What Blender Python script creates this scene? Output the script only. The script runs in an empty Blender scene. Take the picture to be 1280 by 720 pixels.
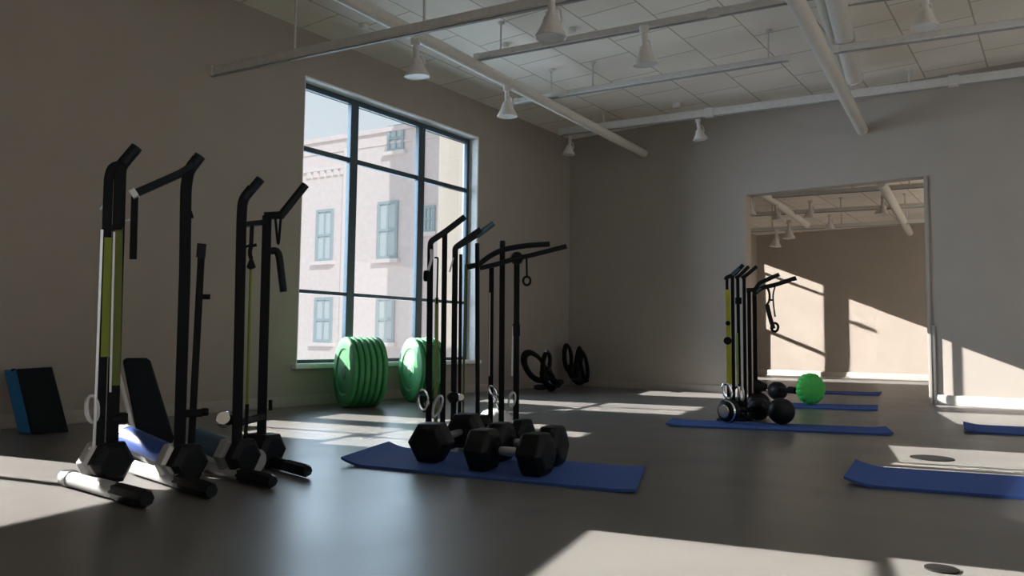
import bpy, bmesh, math, random
from mathutils import Vector, Matrix, Quaternion
random.seed(7)
scene = bpy.context.scene
COL = scene.collection
V = Vector

# ------------------------------------------------------------ materials
def mat(name, color, rough=.5, metal=0., var=.06, scale=30., bump=0., spec=.5):
    m = bpy.data.materials.new(name); m.use_nodes = True
    nt = m.node_tree; b = nt.nodes['Principled BSDF']
    tc = nt.nodes.new('ShaderNodeTexCoord')
    n = nt.nodes.new('ShaderNodeTexNoise'); n.inputs['Scale'].default_value = scale; n.inputs['Detail'].default_value = 4
    nt.links.new(tc.outputs['Object'], n.inputs['Vector'])
    r = nt.nodes.new('ShaderNodeValToRGB')
    r.color_ramp.elements[0].position = .3; r.color_ramp.elements[1].position = .7
    r.color_ramp.elements[0].color = [c*(1-var) for c in color] + [1]
    r.color_ramp.elements[1].color = [min(1, c*(1+var)) for c in color] + [1]
    nt.links.new(n.outputs['Fac'], r.inputs['Fac']); nt.links.new(r.outputs['Color'], b.inputs['Base Color'])
    b.inputs['Roughness'].default_value = rough; b.inputs['Metallic'].default_value = metal
    b.inputs['Specular IOR Level'].default_value = spec
    if bump:
        bp = nt.nodes.new('ShaderNodeBump'); bp.inputs['Strength'].default_value = bump; bp.inputs['Distance'].default_value = .01
        nt.links.new(n.outputs['Fac'], bp.inputs['Height']); nt.links.new(bp.outputs['Normal'], b.inputs['Normal'])
    return m

def floor_material():
    m = mat('polished_floor', (.15, .147, .141), .42, 0, .10, 1.3)
    nt = m.node_tree; b = nt.nodes['Principled BSDF']
    tc = nt.nodes.new('ShaderNodeTexCoord'); n = nt.nodes.new('ShaderNodeTexNoise'); n.inputs['Scale'].default_value = 2.5
    mr = nt.nodes.new('ShaderNodeMapRange'); mr.inputs['To Min'].default_value = .26; mr.inputs['To Max'].default_value = .38
    nt.links.new(tc.outputs['Object'], n.inputs['Vector']); nt.links.new(n.outputs['Fac'], mr.inputs['Value'])
    nt.links.new(mr.outputs['Result'], b.inputs['Roughness'])
    return m

def ceiling_material():
    m = mat('ceiling_panels', (.88, .82, .735), .9, 0, .05, 2.)
    nt = m.node_tree; b = nt.nodes['Principled BSDF']
    src = b.inputs['Base Color'].links[0].from_socket
    tc = nt.nodes.new('ShaderNodeTexCoord'); br = nt.nodes.new('ShaderNodeTexBrick')
    mp = nt.nodes.new('ShaderNodeMapping'); mp.inputs['Rotation'].default_value = (0, 0, math.pi/2); mp.inputs['Location'].default_value = (.1, .05, 0)
    nt.links.new(tc.outputs['Object'], mp.inputs['Vector']); nt.links.new(mp.outputs['Vector'], br.inputs['Vector'])
    br.inputs['Scale'].default_value = 1; br.inputs['Brick Width'].default_value = .62; br.inputs['Row Height'].default_value = .55
    br.inputs['Mortar Size'].default_value = .008; br.inputs['Mortar Smooth'].default_value = .3; br.inputs['Bias'].default_value = 0; br.offset = .5
    br.inputs['Color1'].default_value = (1, 1, 1, 1); br.inputs['Color2'].default_value = (.93, .92, .9, 1); br.inputs['Mortar'].default_value = (.55, .52, .48, 1)
    mx = nt.nodes.new('ShaderNodeMix'); mx.data_type = 'RGBA'; mx.blend_type = 'MULTIPLY'; mx.inputs[0].default_value = 1
    nt.links.new(src, mx.inputs[6]); nt.links.new(br.outputs['Color'], mx.inputs[7]); nt.links.new(mx.outputs[2], b.inputs['Base Color'])
    return m

def glass_material():
    m = bpy.data.materials.new('window_glass'); m.use_nodes = True; nt = m.node_tree
    for n in list(nt.nodes):
        if n.type != 'OUTPUT_MATERIAL': nt.nodes.remove(n)
    out = [n for n in nt.nodes if n.type == 'OUTPUT_MATERIAL'][0]
    t = nt.nodes.new('ShaderNodeBsdfTransparent'); t.inputs[0].default_value = (.96, .97, .97, 1)
    g = nt.nodes.new('ShaderNodeBsdfGlossy'); g.inputs['Roughness'].default_value = .03
    f = nt.nodes.new('ShaderNodeFresnel'); f.inputs['IOR'].default_value = 1.25
    n = nt.nodes.new('ShaderNodeTexNoise'); n.inputs['Scale'].default_value = 2
    mx = nt.nodes.new('ShaderNodeMixShader')
    nt.links.new(f.outputs[0], mx.inputs[0]); nt.links.new(t.outputs[0], mx.inputs[1]); nt.links.new(g.outputs[0], mx.inputs[2])
    nt.links.new(mx.outputs[0], out.inputs['Surface'])
    return m

M = dict(
    wall=mat('wall_paint', (.355, .315, .275), .85, 0, .03, 3., .02),
    wall_back=mat('back_wall_paint', (.355, .325, .292), .85, 0, .03, 3., .02),
    reveal=mat('white_reveal', (.88, .88, .87), .7), white=mat('white_enamel', (.70, .66, .62), .4),
    jamb=mat('jamb_paint', (.42, .34, .27), .8), base=mat('baseboard_paint', (.40, .36, .32), .6),
    base_white=mat('pale_baseboard', (.45, .42, .39), .8),
    pipe=mat('pipe_paint', (.66, .625, .56), .5), track=mat('track_paint', (.62, .61, .59), .45),
    frame=mat('anodised_frame', (.05, .08, .10), .35, .3), metal=mat('brushed_steel', (.62, .63, .65), .28, .9),
    pearl=mat('polished_dome', (.8, .81, .82), .25, .35), chrome=mat('chrome', (.8, .82, .84), .14, 1.), silver=mat('silver_tube', (.68, .68, .69), .38, .55),
    black=mat('black_steel', (.005, .006, .008), .5, spec=.12), rubber=mat('black_rubber', (.005, .0065, .008), .45, 0, .2, 60, .1, spec=.2),
    grip=mat('dark_grip', (.007, .010, .013), .5, 0, .2, 120, .1, spec=.2), teal=mat('teal_grip', (.03, .10, .12), .4),
    vinyl=mat('black_vinyl', (.004, .007, .010), .5, 0, .1, 90, .05, spec=.15), blue=mat('blue_vinyl', (.015, .06, .27), .4),
    tealpad=mat('teal_vinyl', (.015, .07, .13), .4), mat=mat('blue_foam', (.045, .10, .33), .8, 0, .08, 150, .15, spec=.2),
    blueside=mat('bright_blue_side', (.01, .16, .42), .5), lime=mat('lime_strap', (.19, .24, .02), .6), yellow=mat('yellow_strap', (.42, .42, .03), .6), olive=mat('olive_strap', (.10, .13, .015), .6),
    palegreen=mat('pale_green_strap', (.30, .42, .12), .6), green=mat('green_rubber', (.05, .30, .10), .5, 0, .08, 20),
    lime_ball=mat('bright_green_rubber', (.06, .55, .09), .5), grey=mat('grey_panel', (.30, .30, .30), .5),
    pink=mat('pink_brick', (.84, .745, .73), .9, 0, .05, 8.), cream=mat('cream_stucco', (.78, .70, .62), .9, 0, .03, 6.),
    stone=mat('pale_stone', (.87, .79, .78), .9), bwin=mat('pale_window_pane', (.63, .70, .72), .5), bframe=mat('teal_window_frame', (.42, .52, .55), .7),  # haze over the building is put into these pale colours and the pink
    street=mat('street_paving', (.55, .53, .50), .9, 0, .1, 2.), lens=mat('lamp_lens', (.75, .74, .72), .3),
    floor=floor_material(), ceiling=ceiling_material(), glass=glass_material(),
    disc=mat('dark_cover', (.010, .010, .010), .6, spec=.1), duct=mat('duct_paint', (.66, .63, .58), .5),
)

# ------------------------------------------------------------ mesh helpers
ORIG = {}
class MB:
    def __init__(s): s.bm = bmesh.new()
    def box(s, lo, hi, bevel=0, rot=None, pivot=None, seg=2):
        lo, hi = V(lo), V(hi); c = (lo+hi)/2; d = hi-lo
        t = bmesh.new(); bmesh.ops.create_cube(t, size=1)
        bmesh.ops.scale(t, vec=d, verts=t.verts)
        if bevel: bmesh.ops.bevel(t, geom=list(t.edges), offset=bevel, segments=seg, affect='EDGES', profile=.6)
        mtx = Matrix.Translation(c)
        if rot is not None:
            p = V(pivot) if pivot is not None else c
            mtx = Matrix.Translation(p) @ rot.to_4x4() @ Matrix.Translation(c-p)
        bmesh.ops.transform(t, matrix=mtx, verts=t.verts)
        s._merge(t); return s
    def _merge(s, t):
        me = bpy.data.meshes.new('tmp'); t.to_mesh(me); t.free(); s.bm.from_mesh(me); bpy.data.meshes.remove(me)
    def sweep(s, pts, r, n=14, rect=None, up=(0, 0, 1), closed=False, radii=None):
        """tube (radius r) or rectangular bar (rect=(w,h), w along 'up' x tangent) along a polyline"""
        pts = [V(p) for p in pts]; N = len(pts); rings = []
        tan = []
        for i in range(N):
            if closed: a, b = pts[i-1], pts[(i+1) % N]; t = (b-a).normalized()
            else:
                t1 = (pts[i]-pts[i-1]).normalized() if i else None
                t2 = (pts[i+1]-pts[i]).normalized() if i < N-1 else None
                t = ((t1 or t2)+(t2 or t1)).normalized()
            tan.append(t)
        upv = V(up)
        if abs(tan[0].dot(upv.normalized())) > .97: upv = V((1, 0, 0)) if abs(tan[0].x) < .9 else V((0, 1, 0))
        side = tan[0].cross(upv).normalized()
        for i in range(N):
            t = tan[i]
            side = (side - t*side.dot(t)).normalized(); nrm = side.cross(t).normalized()
            k = 1.
            if not closed and 0 < i < N-1:
                k = 1/max(.5, (pts[i]-pts[i-1]).normalized().dot(t))
            rr = radii[i] if radii else r
            ring = []
            if rect:
                w, h = rect[0]/2, rect[1]/2; c = min(w, h)*.25
                prof = [(w-c, h), (w, h-c), (w, -h+c), (w-c, -h), (-w+c, -h), (-w, -h+c), (-w, h-c), (-w+c, h)]
                for x, y in prof: ring.append(s.bm.verts.new(pts[i]+side*x+nrm*y*k))
            else:
                for j in range(n):
                    a = 2*math.pi*j/n
                    ring.append(s.bm.verts.new(pts[i]+(side*math.cos(a)+nrm*math.sin(a))*rr))
            rings.append(ring)
        m = len(rings[0])
        for i in range(N if closed else N-1):
            A, B = rings[i], rings[(i+1) % N]
            for j in range(m):
                s.bm.faces.new((A[j], A[(j+1) % m], B[(j+1) % m], B[j]))
        if not closed:
            s.bm.faces.new(rings[0][::-1]); s.bm.faces.new(rings[-1])
        return s
    def lathe(s, prof, o=(0, 0, 0), ax=(0, 0, 1), n=32, rfun=None):
        """prof = [(radius, height)], revolved about axis ax through o"""
        q = V((0, 0, 1)).rotation_difference(V(ax).normalized()); o = V(o); rings = []
        for r, h in prof:
            if r < 1e-6: rings.append([s.bm.verts.new(o+q @ V((0, 0, h)))])
            else: rings.append([s.bm.verts.new(o+q @ V((r*(rfun(j/n, h) if rfun else 1)*math.cos(2*math.pi*j/n), r*(rfun(j/n, h) if rfun else 1)*math.sin(2*math.pi*j/n), h))) for j in range(n)])
        for A, B in zip(rings, rings[1:]):
            if len(A) == 1 and len(B) == 1: continue
            for j in range(n):
                if len(A) == 1: s.bm.faces.new((A[0], B[(j+1) % n], B[j]))
                elif len(B) == 1: s.bm.faces.new((A[j], A[(j+1) % n], B[0]))
                else: s.bm.faces.new((A[j], A[(j+1) % n], B[(j+1) % n], B[j]))
        if len(rings[0]) > 1: s.bm.faces.new(rings[0][::-1])
        if len(rings[-1]) > 1: s.bm.faces.new(rings[-1])
        return s
    def hexa(s, c, ax, R, thick, cham=.3, n=6, spin=None):
        """chamfered hexagonal prism head, centre c, axis ax, flat side down"""
        ax = V(ax).normalized(); up = V((0, 0, 1)); side = ax.cross(up).normalized(); up2 = side.cross(ax).normalized(); c = V(c)
        h = thick/2; ch = cham*R
        lev = [(-h, R-ch*.9), (-h+ch*.7, R), (h-ch*.7, R), (h, R-ch*.9)]
        rings = []
        for z, r in lev:
            rings.append([s.bm.verts.new(c+ax*z+(side*math.cos(2*math.pi*(j)/n)+up2*math.sin(2*math.pi*(j)/n))*r) for j in range(n)])
        for A, B in zip(rings, rings[1:]):
            for j in range(n): s.bm.faces.new((A[j], A[(j+1) % n], B[(j+1) % n], B[j]))
        s.bm.faces.new(rings[0][::-1]); s.bm.faces.new(rings[-1])
        return s
    def quad_grid(s, f, nu, nv):
        g = [[s.bm.verts.new(f(i/nu, j/nv)) for j in range(nv+1)] for i in range(nu+1)]
        for i in range(nu):
            for j in range(nv): s.bm.faces.new((g[i][j], g[i+1][j], g[i+1][j+1], g[i][j+1]))
        return g
    def build(s, name, material, parent=None, bevel=0, angle=35, extra=()):
        bm = s.bm
        bmesh.ops.remove_doubles(bm, verts=bm.verts, dist=1e-5)
        bmesh.ops.recalc_face_normals(bm, faces=bm.faces)
        o0 = ORIG.get(parent, V((0, 0, 0))) if parent else V((0, 0, 0))
        bmesh.ops.translate(bm, vec=-o0, verts=bm.verts)
        me = bpy.data.meshes.new(name); bm.to_mesh(me); bm.free()
        for p in me.polygons: p.use_smooth = True
        me.set_sharp_from_angle(angle=math.radians(angle))
        o = bpy.data.objects.new(name, me); COL.objects.link(o); me.materials.append(material)
        if parent: o.parent = parent; ORIG[o] = o0
        if bevel:
            bv = o.modifiers.new('bevel', 'BEVEL'); bv.width = bevel; bv.segments = 2; bv.limit_method = 'ANGLE'; bv.angle_limit = math.radians(40)
        return o

def tag(o, label, cat, group=None, kind=None):
    if label: o['label'] = label
    if cat: o['category'] = cat
    if group: o['group'] = group
    if kind: o['kind'] = kind
    return o
def thing(name, loc, label, cat, group=None):
    o = bpy.data.objects.new(name, None); COL.objects.link(o); o.location = loc; o.empty_display_size = .1
    ORIG[o] = V(loc); return tag(o, label, cat, group)
def struct(o):
    o['kind'] = 'structure'; return o
def copy_tree(o, parent=None):
    c = o.copy(); COL.objects.link(c)
    if parent: c.parent = parent
    for ch in list(o.children): copy_tree(ch, c)
    return c
def rebase(o, label, loc=None, rot=None, group=None):
    o['label'] = label
    if loc is not None: o.location = loc
    if rot is not None: o.rotation_mode = 'QUATERNION'; o.rotation_quaternion = rot
    if group: o['group'] = group
    return o
def arc(a, b, c, n=8):
    """smooth quadratic curve a -> c with control b"""
    a, b, c = V(a), V(b), V(c)
    return [(1-t)**2*a+2*t*(1-t)*b+t*t*c for t in [i/n for i in range(n+1)]]
def bend(pts, r=.03, n=4):
    """round the corners of a polyline"""
    pts = [V(p) for p in pts]; out = [pts[0]]
    for i in range(1, len(pts)-1):
        p = pts[i]; d1 = (pts[i-1]-p); d2 = (pts[i+1]-p); k = min(r, d1.length*.45, d2.length*.45)
        out += arc(p+d1.normalized()*k, p, p+d2.normalized()*k, n)
    return out+[pts[-1]]
def mid(a, b, t=.5): return V(a)*(1-t)+V(b)*t

# ------------------------------------------------------------ camera
cd = bpy.data.cameras.new('camera'); cam = bpy.data.objects.new('camera', cd); COL.objects.link(cam)
yaw, pitch, roll = .6345, .0689, .012
F = V((-math.sin(yaw)*math.cos(pitch), math.cos(yaw)*math.cos(pitch), math.sin(pitch)))
R0 = V((math.cos(yaw), math.sin(yaw), 0)); U0 = R0.cross(F)
R = R0*math.cos(roll)+U0*math.sin(roll); U = -R0*math.sin(roll)+U0*math.cos(roll)
CAM = V((5.4552, -8.7249, .6))
mw = Matrix(((R.x, U.x, -F.x, CAM.x), (R.y, U.y, -F.y, CAM.y), (R.z, U.z, -F.z, CAM.z), (0, 0, 0, 1)))
cam.matrix_world = mw
cd.sensor_width = 36; cd.lens = 942.2*36/1280; cd.clip_start = .05; cd.clip_end = 200
scene.camera = cam

# ------------------------------------------------------------ room shell
H = 3.375; RX = 9.0; RY = -13.0; T = .22; TB = .16
WY0, WY1, WZ0, WZ1 = -4.492, -1.999, .357, 2.955
OX0, OX1, OZ1 = 2.437, 4.332, 2.355
Y2 = 5.669; H2 = 2.668; X20, X21 = .70, 6.2
b = MB(); b.box((-T, RY, -.1), (RX, TB*0, 0)); b.box((-T, 0, -.1), (RX, Y2+.2, 0)); struct(b.build('floor', M['floor']))
b = MB(); b.box((-T, RY, H), (RX, TB, H+.12)); struct(b.build('ceiling', M['ceiling']))
b = MB()
b.box((-T, RY, 0), (0, WY0, H)); b.box((-T, WY1, 0), (0, TB, H)); b.box((-T, WY0, 0), (0, WY1, WZ0)); b.box((-T, WY0, WZ1), (0, WY1, H))
struct(b.build('wall_left', M['wall']))
b = MB()
b.box((0, 0, 0), (OX0, TB, H)); b.box((OX1, 0, 0), (RX, TB, H)); b.box((OX0, 0, OZ1), (OX1, TB, H))
struct(b.build('wall_back', M['wall_back']))
b = MB()
b.box((RX, RY, 0), (RX+.2, TB, .6)); b.box((RX, RY, 2.9), (RX+.2, TB, H))
for y0, y1 in ((RY, -11.5), (-8.7, -7.9), (-5.1, -4.3), (-1.5, TB)): b.box((RX, y0, .6), (RX+.2, y1, 2.9))  # openings added to let in the fill lamps outside
struct(b.build('wall_right', M['wall']))
b = MB(); b.box((-T, RY-.2, 0), (RX+.2, RY, H)); struct(b.build('wall_front', M['wall']))
# second room behind the opening
b = MB(); b.box((X20-.2, TB, H2), (X21+.2, Y2+.2, H2+.12)); struct(b.build('ceiling_far', M['ceiling']))
b = MB(); b.box((X20-.2, Y2, 0), (X21+.2, Y2+.2, H2)); struct(b.build('wall_far_back', M['wall']))
b = MB(); b.box((X20-.2, TB, 0), (X20, Y2, H2)); struct(b.build('wall_far_left', M['wall']))
b = MB(); b.box((X21, TB, 0), (X21+.2, Y2, H2)); struct(b.build('wall_far_right', M['wall']))
# reveals of the opening and its casing
b = MB(); b.box((OX0-.001, -.002, 0), (OX0+.012, TB+.002, OZ1)); struct(b.build('trim_1', M['jamb']))
b = MB(); b.box((OX0+.012, -.002, OZ1-.012), (OX1, TB+.002, OZ1+.001)); struct(b.build('trim_2', M['wall_back']))
b = MB(); b.box((OX1-.022, -.02, 0), (OX1+.012, TB+.002, OZ1-.012), .003); struct(b.build('trim_3', M['wall_back']))
b = MB(); b.box((OX1+.016, -.016, 0), (OX1+.045, 0, .80), .003); struct(b.build('trim_4', M['metal']))
# baseboards
for nm, lo, hi, mm in (('baseboard_left', (0, RY, 0), (.014, 0, .09), 'base'), ('baseboard_back', (.014, -.014, 0), (OX0, 0, .09), 'base'),
                       ('baseboard_right', (OX1+.05, -.016, 0), (RX, 0, .10), 'base_white'),
                       ('baseboard_far', (X20, Y2-.016, 0), (X21, Y2, .10), 'base_white')):
    b = MB(); b.box(lo, hi, .004); struct(b.build(nm, M[mm]))
# window
win = thing('window_1', (-.11, WY0, WZ0), None, None); win['kind'] = 'structure'
for nm, lo, hi in (('trim_5', (-T, WY0, WZ1-.015), (.002, WY1, WZ1+.001)), ('trim_6', (-T, WY1-.02, WZ0), (.002, WY1+.001, WZ1-.015)), ('trim_7', (-T, WY0-.001, WZ0), (.002, WY0+.006, WZ1-.015))):
    b = MB(); b.box(lo, hi); struct(b.build(nm, M['reveal']))
b = MB(); b.box((-T, WY0-.05, WZ0-.03), (.06, WY1+.04, WZ0+.012), .006); struct(b.build('trim_8', M['reveal']))
FX0, FX1 = -.17, -.12
zb, zt = WZ0+.012, WZ1-.015; ya, yb = WY0+.006, WY1-.02
b = MB(); w = .05
b.box((FX0, ya, zb), (FX1, yb, zb+.03)); b.box((FX0, ya, zt-w), (FX1, yb, zt)); b.box((FX0, ya, zb+.03), (FX1, ya+w*.4, zt-w)); b.box((FX0, yb-w*.8, zb+.03), (FX1, yb, zt-w))
b.build('window_frame', M['frame'], win, bevel=.004)
mul = (-3.79, -2.83); trs = (1.02, 2.33)
for y in mul:
    b = MB(); b.box((FX0, y-.048, zb+.03), (FX0+.055, y+.048, zt-w)); b.build('mullion', M['frame'], win, bevel=.004)
ys = [ya+.025, mul[0], mul[1], yb-.05]
for z in trs:
    for k in range(3):
        b = MB(); lo = ys[k]+(.047 if k else 0); hi = ys[k+1]-(.047 if k < 2 else 0)
        hh = .016 if z < 2 else .024
        b.box((FX0+.005, lo, z-hh), (FX1-.002, hi, z+hh)); b.build('transom', M['frame'], win, bevel=.003)
zz = [zb+.03, trs[0], trs[1], zt-w]
for k in range(3):
    for j in range(3):
        b = MB(); b.box((-.139, ys[k]+(.03 if k else -.01), zz[j]-.005+(.02 if j else 0)), (-.133, ys[k+1]-(.03 if k < 2 else -.01), zz[j+1]-(.02 if j < 2 else -.01))); b.build('pane', M['glass'], win)

# ------------------------------------------------------------ outside
FO, FANG = (-11.361, 4.186, 0.000), 0.1222
def prism(mb, pts, vec):
    a = [mb.bm.verts.new(V(p)) for p in pts]; c = [mb.bm.verts.new(V(p)+V(vec)) for p in pts]
    mb.bm.faces.new(a); mb.bm.faces.new(c[::-1])
    for i in range(len(a)):
        j = (i+1) % len(a); mb.bm.faces.new((a[i], c[i], c[j], a[j]))
    return mb
bld = thing('brick_building', FO, 'pale pink building with tall sash windows seen through the large window', 'building')
bld.rotation_euler.z = FANG; ORIG[bld] = V((0, 0, 0))
roofz = (2.16, 5.83)[1]
b = MB(); bx = (5.03, 2.97)[0]; b.box((-6, 0, -3), (bx, 5, roofz)); b.build('wall', M['pink'], bld)
b = MB(); b.box((-6.1, -.07, roofz), (bx, .4, roofz+.12)); b.box((-6.1, -.03, roofz-.32), (bx, 0, roofz-.26)); b.build('parapet', M['pink'], bld)
def bwindow(p0, p1):
    (s0, z1), (s1, z0) = p0, p1
    b = MB(); f = .07
    b.box((s0, -.05, z0), (s0+f, .01, z1)); b.box((s1-f, -.05, z0), (s1, .01, z1)); b.box((s0+f, -.05, z1-f), (s1-f, .01, z1)); b.box((s0+f, -.05, z0), (s1-f, .01, z0+f))
    b.box((s0+f, -.045, (z0+z1)/2-.03), (s1-f, .01, (z0+z1)/2+.03)); b.box(((s0+s1)/2-.02, -.04, z0+f), ((s0+s1)/2+.02, .01, z1-f))
    o = b.build('window', M['bframe'], bld)
    b = MB(); b.box((s0+f, -.012, z0+f), (s1-f, .0, z1-f)); b.build('pane', M['bwin'], o)
    b = MB(); b.box((s0-.08, -.12, z0-.10), (s1+.08, .01, z0-.005)); b.build('window_sill', M['stone'], o)
bwindow((0.76, 4.00), (1.35, 2.62)); bwindow((2.85, 4.05), (3.48, 2.59)); bwindow((3.11, 5.98), (3.61, 5.31))
bwindow((0.79, 1.66), (1.40, 0.48)); bwindow((2.88, 1.63), (3.44, 0.51)); bwindow((4.28, 3.84), (4.61, 3.19))
b = MB(); dz = (0.80, 4.99)[1]; s0 = (0.37, 5.04)[0]; s1 = (1.68, 4.91)[0]
k = s0
while k < s1:
    b.box((k, -.05, dz-.10), (k+.14, .01, dz+.06)); k += .24
b.box((s0-.5, -.06, dz+.06), (s1, .01, dz+.13)); b.build('cornice', M['stone'], bld)
for u in ((1.85, 3.14)[0], (4.09, 3.02)[0]):
    b = MB(); b.box((u-.17, -.06, -3), (u+.17, .01, roofz-.26)); b.build('reflection_strip', M['stone'], bld)  # pale strips in place of mullion reflections in the glass
c0 = V((-4.579, 2.391, 2.568)); rr = V((math.cos(.75), math.sin(.75), 0))
bl2 = thing('stucco_building', (c0.x, c0.y, -3), 'plain cream building edge at the right of the window view', 'building')
bl2.rotation_euler.z = .75; ORIG[bl2] = V((0, 0, 0))
b = MB(); b.box((0, 0, 0), (4.5, 1.8, 11)); b.build('wall', M['cream'], bl2)
b = MB(); b.box((-.1, -.12, 11), (4.6, 1.8, 11.2)); b.build('parapet', M['stone'], bl2)

# ------------------------------------------------------------ ceiling services
def pipe(name, pts, r, m, label, cat, group=None, cap=True):
    b = MB(); b.sweep(pts, r, 20); o = b.build(name, M[m]); tag(o, label, cat, group); return o
def ext(a, b, t):  # point on the line a-b beyond b
    return V(b)+(V(b)-V(a))*t
pA, pB = (1.377, -5.194, 3.023), (1.125, 0.000, 3.023)
pipe('ceiling_pipe', [ext(pB, pA, 1.2), pB], .052, 'pipe', 'long pale round pipe under the ceiling nearest the window, ending at the back wall', 'pipe', 'round ceiling pipes')
qA, qB = (4.041, -3.585, 2.930), (3.734, 0.000, 2.917)
pipe('ceiling_pipe', [ext(qB, qA, 1.2), qB], .058, 'pipe', 'pale round pipe above the doorway opening, ending at the back wall', 'pipe', 'round ceiling pipes')

def track(name, p0, p1, label, w=.05, h=.055, joints=(), caps=(True, True)):
    p0, p1 = V(p0), V(p1)
    t = thing(name, p0, label, 'light track', 'lighting tracks under the ceiling')
    b = MB(); b.sweep([p0, p1], 0, rect=(w, h)); b.build('rail', M['track'], t)
    b = MB(); b.sweep([p0-V((0, 0, h*.5+.004)), p1-V((0, 0, h*.5+.004))], 0, rect=(w*.45, .012)); b.build('slot', M['grey'], t)
    d = (p1-p0).normalized()
    for c, s, q in ((p0, -1, caps[0]), (p1, 1, caps[1])):
        if q:
            b = MB(); b.sweep([c-d*.04*(-s)*-1, c+d*s*.012], 0, rect=(w*1.15, h*1.15)); b.build('end_cap', M['white'], t)
    for j in joints:
        c = mid(p0, p1, j); b = MB(); b.sweep([c-d*.045, c+d*.045], 0, rect=(w*1.25, h*1.25)); b.build('joiner', M['track'], t)
    return t
def rod(p, z1=H, r=.009):
    p = V(p); b = MB(); b.sweep([(p.x, p.y, p.z), (p.x, p.y, z1)], r, 10); b.lathe([(0, 0), (.03, 0), (.03, -.012), (.012, -.02), (0, -.02)], (p.x, p.y, z1), (0, 0, 1), 16)
    return b
T1a, T1b = V((0.000, -5.404, 2.714)), V((2.857, -4.935, 2.714)); T1e = ext(T1a, T1b, 1.0)
t1 = track('light_track', T1a, T1e, 'grey light track that starts at the left wall above the window', .06, .065)
T2a, T2b = V((1.300, -3.660, 3.100)), V((3.351, -3.338, 3.100)); T2e = ext(T2a, T2b, .9)
t2 = track('light_track', T2a, T2e, 'second light track from the camera, with a joiner near its middle', .05, .055, (.53,))
T3a, T3b = V((0.866, -2.458, 3.100)), V((3.559, -2.106, 3.100))
t3 = track('light_track', T3a, T3b, 'light track ending short of the thick ceiling ducts', .06, .05, (.2,))
T4a, T4b = V((0.430, -0.925, 3.200)), V((5.204, -0.214, 3.200)); T4e = ext(T4a, T4b, .6)
t4 = track('light_track', T4a, T4e, 'long light track running along the top of the back wall', .06, .085, (.24, .55))
T5a, T5b = V((3.929, -2.073, 3.100)), V((5.262, -1.819, 3.100)); T5e = ext(T5a, T5b, .8)
t5 = track('light_track', T5a, T5e, 'light track at top right, starting at the pale round pipe', .06, .06)
T6a, T6b = V((4.181, -2.692, 3.220)), V((5.289, -2.416, 3.220))
t6 = track('light_track', T6a, T6b, 'light track at the very top right edge', .05, .05)
def on(a, b, t): return mid(a, b, t)
for tr, pts in ((t1, (on(T1a, T1b, .30), on(T1a, T1b, .70), on(T1a, T1e, .8))), (t2, (on(T2a, T2b, .12), on(T2a, T2b, .34))), (t3, (on(T3a, T3b, .15), on(T3a, T3b, .32), on(T3a, T3b, .94))),
                (t4, (on(T4a, T4b, .09), on(T4a, T4b, .12), on(T4a, T4b, .8))), (t5, (on(T5a, T5b, .5),)), (t6, (on(T6a, T6b, .5),))):
    for p in pts: rod(p).build('hanging_rod', M['track'], tr)
# ducts
for i, (u0, u1, rr_, lab) in enumerate((((4.184, -3.236, 3.200), (3.843, -0.877, 3.200), .075, 'thick white ceiling duct beside the right hand pipe'), ((4.012, -2.902, 3.260), (3.738, -0.799, 3.260), .035, 'thinner white conduit between the pipe and the thick duct'))):
    t = thing('ceiling_duct', u1, lab, 'duct')
    a, c = V(u0), V(u1)
    b = MB(); b.sweep([a, c], rr_, 24); b.build('duct', M['duct'], t)
    for k in (.02, .52, .97):
        p = mid(a, c, k); d = (c-a).normalized(); b = MB(); b.sweep([p-d*.025, p+d*.025], rr_*1.1, 24); b.sweep([p, (p.x, p.y, H)], .008, 8); b.build('duct_clamp', M['track'], t)
# ceiling discs
for (p, r_, lab, nm) in (((0.515, -4.274, 3.360), .045, 'small round detector on the ceiling left of the long pipe', 'ceiling_detector'), ((1.288, -3.210, 3.360), .035, 'small round detector on the ceiling between the first two tracks', 'ceiling_detector'),
                     ((4.600, -1.150, 3.360), .03, 'small pale sprinkler head on the ceiling at top right', 'sprinkler_head'), ((1.984, -3.153, 3.360), .04, 'small round detector on the ceiling above the second track', 'ceiling_detector'),
                     ((1.873, -0.659, 3.340), .05, 'small white sensor above the track along the back wall', 'ceiling_detector')):
    b = MB(); b.lathe([(0, H-p[2]), (r_, H-p[2]), (r_, .0), (r_*.75, -.02), (0, -.025)], p, (0, 0, 1), 24); o = b.build(nm, M['white']); tag(o, lab, 'detector' if 'det' in nm else 'sprinkler')

# track spot lights
def make_spot():
    t = thing('track_spotlight', (0, 0, 0), 'x', 'spotlight')
    b = MB(); b.box((-.035, -.02, -.055), (.035, .02, 0), .006); b.build('adapter', M['white'], t)
    b = MB(); b.lathe([(0, -.05), (.02, -.05), (.024, -.075), (.024, -.15), (.035, -.165), (.035, -.175), (0, -.175)], (0, 0, 0), (0, 0, 1), 24); b.build('neck', M['white'], t)
    b = MB(); b.sweep(bend([(.0, .026, -.10), (.05, .03, -.11), (.062, .035, -.19), (.04, .03, -.21)], .02), .009, 8); b.build('bracket', M['white'], t)
    s = MB(); s.lathe([(0, -.155), (.03, -.155), (.048, -.175), (.056, -.21), (.075, -.25), (.098, -.29), (.102, -.302), (.098, -.306), (.088, -.296), (.07, -.268), (0, -.262)], (0, 0, 0), (0, 0, 1), 40)
    sh = s.build('lamp_shade', M['white'], t)
    b = MB(); b.lathe([(0, -.29), (.05, -.292), (.091, -.297), (.091, -.301), (0, -.298)], (0, 0, 0), (0, 0, 1), 32); b.build('lens', M['lens'], sh)
    return t
spot0 = make_spot(); spot_used = [False]
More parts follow.
